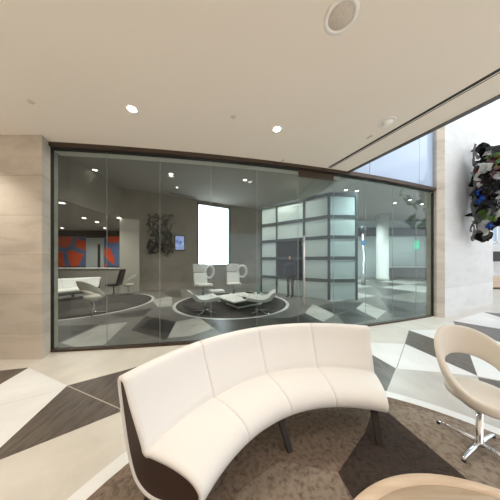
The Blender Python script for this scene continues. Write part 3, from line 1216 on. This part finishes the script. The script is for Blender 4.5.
# ------------------------------------------------------------------ behind the glass: lounge furniture
def make_lounge_chair(loc, facing, label, group):
    root = thing('lounge_chair', label, 'chair', loc, facing, group)
    mb = MB()
    mb.box((0.05, 0, 0.56), (0.62, 0.58, 0.15), 0, 0, 0, -0.06)
    mb.build('seat', M['white_uph'], root, bevel=0.06, seg=4)
    mb = MB()
    mb.box((-0.30, 0, 0.84), (0.09, 0.56, 0.50), 0, 0, 0, -0.20)
    mb.build('backrest', M['white_uph'], root, bevel=0.035, seg=3)
    mb = MB()
    mb.box((-0.42, 0, 1.30), (0.07, 0.56, 0.40), 0, 0, 0, -0.20)
    mb.build('headrest', M['mesh_uph'], root, bevel=0.03, seg=3)
    mb = MB()
    pts = [(-0.34 + 0.04 * math.sin(t), 0.40 + 0.19 * math.cos(t), 1.12 + 0.29 * math.sin(t)) for t in [2 * math.pi * k / 28 for k in range(28)]]
    mb.tube(pts, 0.055, 10, closed=True)
    mb.build('ring_reflection', M['white_uph'], root)  # reflection of a round-back chair, modelled as a solid white ring
    mb = MB()
    mb.lathe([(0.03, 0.05), (0.03, 0.50)], (0, 0, 0), 14)
    mb.build('pole', M['chrome'], root)
    for k in range(4):
        a = math.radians(45 + 90 * k)
        d = Vector((math.cos(a), math.sin(a), 0))
        mb = MB()
        mb.tube([Vector((0, 0, 0.07)), Vector((0, 0, 0.026)) + d * 0.36], [0.024, 0.014], 8)
        mb.build('leg', M['chrome'], root)
    return root


def face_to(p, q):
    return math.atan2(q[1] - p[1], q[0] - p[0])


TC = Vector((-0.25, 7.65))
lg1 = 'white lounge chairs behind the glass'
for p, lb in (((-2.25, 9.1), 'white high-back lounge chair behind the glass, below the left part of the bright window'),
              ((-0.82, 9.6), 'white high-back lounge chair behind the glass, below the right edge of the bright window')):
    make_lounge_chair((p[0], p[1], RUG_Z), face_to(p, (-0.2, 6.0)), lb, lg1).scale = (1.2, 1.2, 1.06)


def make_low_chair(loc, facing, label, group):
    root = thing('low_lounge_chair', label, 'chair', loc, facing, group)
    pr = catmull([Vector((0.36, 0.50)), Vector((0.30, 0.57)), Vector((0.0, 0.52)), Vector((-0.25, 0.56)), Vector((-0.42, 0.74)), Vector((-0.47, 0.73)), Vector((-0.34, 0.50)), Vector((-0.1, 0.43)), Vector((0.25, 0.46))], 5)
    mb = MB()
    mb.loft([[Vector((p.x * k, y, 0.5 + (p.y - 0.5) * k)) for p in pr] for y, k in ((-0.34, 0.9), (-0.32, 1), (0.32, 1), (0.34, 0.9))])
    mb.build('seat_shell', M['white_uph'], root)
    mb = MB()
    mb.lathe([(0.03, 0.05), (0.03, 0.46)], (0, 0, 0), 14)
    mb.build('pole', M['chrome'], root)
    for k in range(4):
        a = math.radians(45 + 90 * k)
        d = Vector((math.cos(a), math.sin(a), 0))
        mb = MB()
        mb.tube([Vector((0, 0, 0.07)), Vector((0, 0, 0.026)) + d * 0.36], [0.024, 0.014], 8)
        mb.build('leg', M['chrome'], root)
    return root


make_low_chair((-1.52, 6.45, RUG_Z), face_to((-1.52, 6.3), (0.6, 7.4)), 'low white lounge chair behind the glass at the left of the low table', 'low white lounge seats behind the glass').scale = (1.15, 1.15, 1.0)
make_low_chair((0.32, 6.45, RUG_Z), math.radians(175), 'low white lounge seat behind the glass in front of the low table', 'low white lounge seats behind the glass').scale = (1.15, 1.15, 1.0)
ot = thing('ottoman', 'small white ottoman behind the glass, between the left lounge chair and the low table', 'ottoman', (-1.45, 8.25, RUG_Z + 0.002), 0.4)
mb = MB()
mb.box((0, 0, 0.42), (0.62, 0.46, 0.15))
mb.build('cushion', M['white_uph'], ot, bevel=0.06, seg=4)
mb = MB()
mb.lathe([(0.22, 0.0), (0.22, 0.02), (0.03, 0.04), (0.03, 0.36)], seg=20)
mb.build('pedestal', M['chrome'], ot)

lt = thing('low_table', 'low square pale table with magazines behind the glass', 'table', (TC.x, TC.y, RUG_Z + 0.002), 0)
tw = [Vector((-1.42, 7.7)) - TC, Vector((-0.56, 6.55)) - TC, Vector((0.95, 7.8)) - TC, Vector((0.05, 8.8)) - TC]
mb = MB()
mb.prism([tuple(v) for v in tw], 0.29, 0.335)
mb.build('table_top', M['white_plastic'], lt)
mb = MB()
mb.prism([tuple(v * 0.55) for v in tw], 0.02, 0.29)
mb.build('plinth', M['black'], lt)
mb = MB()
mb.prism([tuple(v * 0.62) for v in tw], 0.0, 0.05)
mb.build('plinth_base', M['white_plastic'], lt)
mags = [(-0.15, 7.2, 'black', 0.3), (0.2, 7.5, 'white_plastic', 0.9), (0.1, 8.0, 'counter', 0.2), (0.0, 8.4, 'black', 1.2), (-0.35, 7.65, 'white_plastic', 0.5), (0.62, 7.8, 'counter', 0.7)]
lbs = ['dark magazine at the near side of the low table', 'white magazine in the middle of the low table', 'beige magazine near the green bottle on the low table', 'dark magazine towards the far side of the low table', 'white magazine towards the left of the low table', 'beige magazine at the right corner of the low table']
for (x, y, m_, r_), lb in zip(mags, lbs):
    mb = MB()
    mb.box((x, y, RUG_Z + 0.337 + 0.016), (0.22, 0.30, 0.03), r_)
    tag(mb.build('magazine', M[m_]), lb, 'magazine', 'magazines on the low table')
vz = thing('bottle', 'slim pale green bottle standing on the low table behind the glass', 'bottle', (0.36, 8.12, RUG_Z + 0.338))
mb = MB()
mb.lathe([(0.0, 0.0), (0.06, 0.0), (0.065, 0.05), (0.06, 0.22), (0.025, 0.30), (0.022, 0.38), (0.0, 0.38)], seg=20)
mb.build('body', plain('bottle_green', srgb(120, 160, 150), 0.15), vz)

# left hall: ring-back chairs, sofa, desk, paintings
hg = 'ring-back chairs far left behind the glass'
make_ring_chair((-5.2, 6.28, 0), math.radians(75), 'ring-back chair at far left behind the glass, seen from behind', hg).scale = (1.15, 1.15, 1.08)
make_ring_chair((-6.28, 9.85, 0), math.radians(195), 'ring-back chair behind the glass facing left, beside the square column', hg)
dc = thing('dark_chair', 'dark high-back chair behind the glass, left of the square column', 'chair', (-7.1, 9.9, RUG_Z + 0.002), math.radians(190))
mb = MB()
mb.box((0, 0, 0.5), (0.55, 0.55, 0.12))
mb.build('seat', M['black'], dc, bevel=0.04)
mb = MB()
mb.box((-0.34, 0, 0.9), (0.10, 0.55, 0.85), 0, 0, 0, -0.25)
mb.build('backrest', M['black'], dc, bevel=0.04)
mb = MB()
mb.lathe([(0.22, 0.0), (0.22, 0.02), (0.03, 0.04), (0.03, 0.45)], seg=20)
mb.build('pedestal', M['chrome'], dc)

hs = make_sofa((HR.x - 0.35, HR.y - 0.05), math.radians(0), math.radians(108), math.radians(172), 3, 'curved pale sofa behind the glass at far left, in front of the reception desk')
rd = thing('reception_desk', 'long pale reception desk behind the glass, below the orange and blue paintings', 'desk', (-10.7, 12.4, 0))
mb = MB()
mb.box((0.2, 0, 0.62), (6.6, 0.5, 1.24))
mb.build('front_panel', M['counter'], rd)
mb = MB()
mb.box((0.2, 0, 1.265), (6.8, 0.7, 0.05))
mb.build('counter_top', M['white_plastic'], rd)
YP = 14.55


def px_to_x(px, y):
    return (px - 250.0) / F * y


def px_to_z(py, y):
    return EYE + (HZ - py) / F * y


for px0, px1, lb in ((52, 86, 'wide orange and blue abstract painting behind the glass, left of the pale doorway'), (104.5, 122, 'narrow orange and blue abstract painting behind the glass, right of the pale doorway')):
    x0, x1 = px_to_x(px0, YP), px_to_x(px1, YP)
    mb = MB()
    mb.box(((x0 + x1) / 2, YP, 2.45), (x1 - x0, 0.06, 2.3))
    tag(mb.build('abstract_painting', M['painting']), lb, 'painting')
x0, x1 = px_to_x(86.5, YP), px_to_x(104, YP)
mb = MB()
mb.box(((x0 + x1) / 2, YP + 0.0, 1.75), (x1 - x0, 0.08, 3.5))
dr = struct(mb.build('door_2', M['greywall']))
mb = MB()
xm = px_to_x(99, YP - 0.06)
mb.box((xm, YP - 0.06, 1.5), (0.16, 0.06, 3.0))
mb.build('door_edge', M['darkwall'], dr)

# black branch artwork and TV on the lounge wall
def kw(px, z, off=0.12):
    q = on_wall(px) - KN * off
    return Vector((q.x, q.y, z))


def kz(px, py):
    q = on_wall(px)
    return EYE + (HZ - py) / F * q.y


ba = thing('branch_artwork', 'black tangled branch artwork on the lounge wall left of the television', 'artwork', tuple(kw(161, 3.0, 0.0)))
rnd = random.Random(5)
strokes = [[(149, 215), (150, 226), (156, 236), (153, 247), (148, 254)], [(148, 220), (156, 226), (166, 238), (172, 252)], [(172, 215), (166, 226), (171, 240), (163, 253)],
           [(149, 240), (159, 245), (167, 236), (172, 224)], [(155, 214), (162, 222), (157, 236), (163, 252)], [(147, 233), (155, 224), (165, 217), (173, 216)], [(147, 246), (155, 253), (165, 247), (173, 254)],
           [(165, 215), (160, 222), (169, 232), (168, 246)], [(147, 226), (152, 217), (160, 220), (156, 231), (150, 236)], [(158, 238), (164, 231), (171, 236), (167, 245), (160, 244)], [(153, 250), (160, 240), (158, 228), (166, 220)],
           [(151, 255), (149, 243), (156, 240), (160, 250)], [(166, 255), (172, 246), (168, 238)]]
for st in strokes:
    pts3 = [kw(p[0], kz(*p), 0.14 + rnd.random() * 0.12) - Vector(ba.location) for p in st]
    cv = catmull(pts3, 7, False)
    ph_ = rnd.random() * 6
    mb = MB()
    mb.tube(cv, [0.025 + 0.07 * abs(math.sin(i * 0.25 + ph_)) ** 2 for i in range(len(cv))], 7)
    mb.build('branch', M['branch'], ba)
tv = thing('television', 'small wall television showing a blue picture, left of the bright window', 'television', tuple(kw(179.5, kz(179.5, 243), 0.0)), ang)
mb = MB()
mb.box((0, -0.05, 0), (0.62, 0.08, 0.98))
mb.build('housing', M['black'], tv, bevel=0.01)
mb = MB()
mb.box((0, -0.094, 0), (0.52, 0.012, 0.86))
mb.build('screen', M['tv'], tv)

# downlights behind the glass
idl = [(95, 170, ICEIL), (171, 174, ICEIL), (245, 180, ICEIL), (177, 187.5, ICEIL), (230, 204, ICEIL), (193, 212.5, ICEIL), (255, 217, ICEIL)]
nm = ['downlight behind the glass, leftmost in the lounge ceiling', 'downlight behind the glass above the branch artwork', 'downlight behind the glass left of the white booth', 'small downlight behind the glass right below the one above the branch artwork',
      'downlight behind the glass above the right edge of the bright window', 'downlight behind the glass left of the bright window', 'downlight behind the glass beside the white booth']
for i, (px, py, zc) in enumerate(idl):
    if i in (4, 5, 6):
        continue
    downlight(CP(px, py, zc), nm[i], 0.11 if i < 3 else 0.07, group='lounge downlights behind the glass', lens='lens_dim')
hl = [(62, 203), (84, 218), (97, 222), (119, 218), (105, 228), (62, 228)]
hlab = ['nearest and largest downlight in the low ceiling at far left behind the glass', 'second largest downlight in the low ceiling at far left behind the glass', 'downlight in the low left ceiling, above the gap between the two paintings',
        'downlight in the low left ceiling, beside the top of the square column', 'small downlight in the low left ceiling, just above the narrow painting', 'small downlight in the low left ceiling, just above the wide painting']
for (px, py), lb in zip(hl, hlab):
    p = CP(px, py)
    downlight(p, lb, 0.12, group='left hall downlights behind the glass', lens='lens_dim')
hll = ['hall downlight behind the glass at the booth top, left of a close pair', 'hall downlight behind the glass at the booth top, right of a close pair', 'hall downlight behind the glass just right of the round white column',
       'second hall downlight behind the glass right of the round column', 'hall downlight behind the glass above the green exit sign', 'rightmost hall downlight behind the glass, next to the stone pier']
for k, (px, py) in enumerate(((346, 190), (357, 191), (395, 203), (410, 200), (422, 204), (431, 206))):
    downlight(CP(px, py, ICEIL), hll[k], 0.11, group='hall downlights behind the glass', lens='lens_dim')

# ------------------------------------------------------------------ white panelled booth behind the glass
bo = Vector((3.55, 8.55))
bl = Vector((0.67, 10.9))
br = Vector((4.82, 8.62))
zr = [0.0, 0.92, 1.935, 2.88, 3.8, 4.8]
booth = thing('panelled_booth', 'tall pale glass-panelled booth with grey mullions behind the glass door', 'booth', (bo.x, bo.y, 0))


def bface(p, q, cuts, dark):
    d = q - p
    n = Vector((d.y, -d.x)).normalized()
    if n.y > 0:
        n = -n
    a = math.atan2(d.y, d.x)
    L_ = d.length
    for i in range(len(cuts) - 1):
        for j in range(5):
            c = p + d * (cuts[i] + cuts[i + 1]) / 2 - n * 0.0 - bo
            mb = MB()
            mb.box((c.x, c.y, (zr[j] + zr[j + 1]) / 2), (L_ * (cuts[i + 1] - cuts[i]) - 0.02, 0.03, zr[j + 1] - zr[j] - 0.02), a)
            mb.build('panel', M['smoke'] if (i, j) in dark else M['frost'], booth)
    for cx in cuts:
        c = p + d * cx + n * 0.01 - bo
        mb = MB()
        mb.box((c.x, c.y, 2.4), (0.09, 0.08, 4.8), a)
        mb.build('mullion', M['mullion'], booth)
    for z in zr[1:]:
        c = p + d * 0.5 + n * 0.012 - bo
        mb = MB()
        mb.box((c.x, c.y, z - 0.05), (L_, 0.085, 0.15), a)
        mb.build('rail', M['mullion'], booth)


def on_booth(px):
    r = (px - 250.0) / F
    d = bl - bo
    return (r * bo.y - bo.x) / (d.x - r * d.y)


bface(bo, bl, [0.0, on_booth(304), on_booth(277), 1.0], {(1, 1), (1, 2)})
bface(bo, br, [0.0, 1.0], set())
mb = MB()
back = bl + Vector((0.6, 1.6)) - bo
mb.prism([(0.03, 0.05), tuple(br - bo + Vector((-0.03, 0.05))), tuple(br - bo + Vector((0.2, 2.5))), tuple(back), tuple(bl - bo + Vector((0.02, 0.06)))], 0.0, 4.78)
mb.build('core', M['greywall'], booth)

# person in dark clothes beside the booth, seen through the glass
def person(loc, facing, label):
    root = thing('person', label, 'person', loc, facing)
    k = 1.12
    V = [(0, 0, .95), (0, 0, 1.15), (0, 0, 1.38), (0, 0, 1.50), (0.02, 0, 1.60), (0.01, 0, 1.72),
         (0, .19, 1.40), (.02, .24, 1.14), (.12, .22, .92), (0, -.19, 1.40), (.02, -.24, 1.14), (.12, -.22, .92),
         (0, .09, .88), (.02, .10, .48), (-.01, .10, .06), (.14, .11, .03), (0, -.09, .88), (.03, -.10, .48), (0, -.10, .06), (.15, -.11, .03)]
    Ed = [(0, 1), (1, 2), (2, 3), (3, 4), (4, 5), (2, 6), (6, 7), (7, 8), (2, 9), (9, 10), (10, 11), (0, 12), (12, 13), (13, 14), (14, 15), (0, 16), (16, 17), (17, 18), (18, 19)]
    R = [.13, .12, .14, .055, .085, .075, .06, .045, .035, .06, .045, .035, .09, .06, .045, .03, .09, .06, .045, .03]
    me = bpy.data.meshes.new('body')
    me.from_pydata([Vector(v) * k for v in V], Ed, [])
    o = link('body', me, root)
    me.materials.append(M['black'])
    sk = o.modifiers.new('skin', 'SKIN')
    for i, r in enumerate(R):
        me.skin_vertices[0].data[i].radius = (r * k, r * k * (0.8 if i in (0, 1, 2) else 1))
    me.skin_vertices[0].data[0].use_root = True
    s = o.modifiers.new('sub', 'SUBSURF')
    s.levels = s.render_levels = 2
    mb = MB()
    mb.lathe([(0, -.125), (.05, -.11), (.075, -.04), (.08, .04), (.06, .10), (0, .125)], (0.02 * k, 0, 1.66 * k), 16)
    mb.build('head', M['skin'], root)
    mb = MB()
    mb.lathe([(.088, -.02), (.09, .05), (.065, .115), (0, .14)], (0.0, 0, 1.67 * k), 16)
    mb.build('hair', M['black'], root)
    return root


pp = bo + (bl - bo) * on_booth(294.5) + Vector((-0.30, -0.42))
person((pp.x, pp.y, 0), math.radians(230), 'person in dark clothes standing at the dark panels of the booth behind the glass')

# round column, light post, exit sign, furniture in the bright hall
mb = MB()
mb.lathe([(0.5, 0.0), (0.5, 0.3), (0.47, 0.32), (0.47, ICEIL - 0.01)], (11.85, 17.0, 0), 40)
tag(mb.build('round_column', M['white_plastic']), 'thick round white column in the bright hall behind the glass', 'column')
lp = thing('light_post', 'slender grey light post in the hall, between the booth and the round column', 'post', (8.35, 14.0, 0))
mb = MB()
mb.lathe([(0.14, 0.0), (0.14, 0.9), (0.09, 0.95), (0.09, 3.9)], seg=20)
mb.build('shaft', M['steel'], lp)
mb = MB()
mb.lathe([(0.12, 3.9), (0.20, 4.0), (0.20, 4.25), (0.1, 4.3)], seg=20)
mb.build('cap', M['mullion'], lp)
mb = MB()
mb.box((-0.05, -0.14, 3.05), (0.3, 0.04, 0.34))
mb.build('sign_plate', plain('blue_plate', srgb(70, 140, 190), 0.4), lp)
es = thing('exit_sign', 'small green exit sign on the far hall wall behind the glass', 'sign', (px_to_x(418, 19.2), 19.34, px_to_z(245, 19.2)))
mb = MB()
mb.box((0, 0, 0), (0.40, 0.08, 0.85))
mb.build('sign_box', plain('exit_green', srgb(70, 200, 150), 0.4, emit=(0.1, 0.8, 0.5, 1), es=0.6), es)
wk = thing('work_counter', 'grey reception counter at the far wall of the bright hall', 'counter', (14.6, 18.2, 0))
mb = MB()
mb.box((0, 0, 0.55), (4.2, 0.7, 1.1))
mb.build('front_panel', M['mid'], wk)
mb = MB()
mb.box((0, 0, 1.12), (4.4, 0.85, 0.05))
mb.build('counter_top', M['white_plastic'], wk)
# things at the far right edge, past the pale wall
tv2 = thing('notice_stand', 'black display board beyond the end of the pale right wall', 'stand', (17.6, 13.4, 0))
mb = MB()
mb.box((0, 0, 2.05), (1.4, 0.1, 0.7))
mb.build('board', M['black'], tv2)
for s in (-0.5, 0.5):
    mb = MB()
    mb.box((s, 0, 0.85), (0.06, 0.06, 1.7))
    mb.build('leg', M['steel'], tv2)
bx_ = thing('timber_bench', 'brown timber bench box at the right edge beyond the pale wall', 'bench', (15.6, 12.0, 0))
mb = MB()
mb.box((0, 0, 0.45), (1.6, 0.5, 0.7))
mb.build('seat_box', M['wood'], bx_, bevel=0.02)
mb = MB()
mb.box((0, 0, 0.05), (1.4, 0.4, 0.1))
mb.build('plinth', M['black'], bx_)
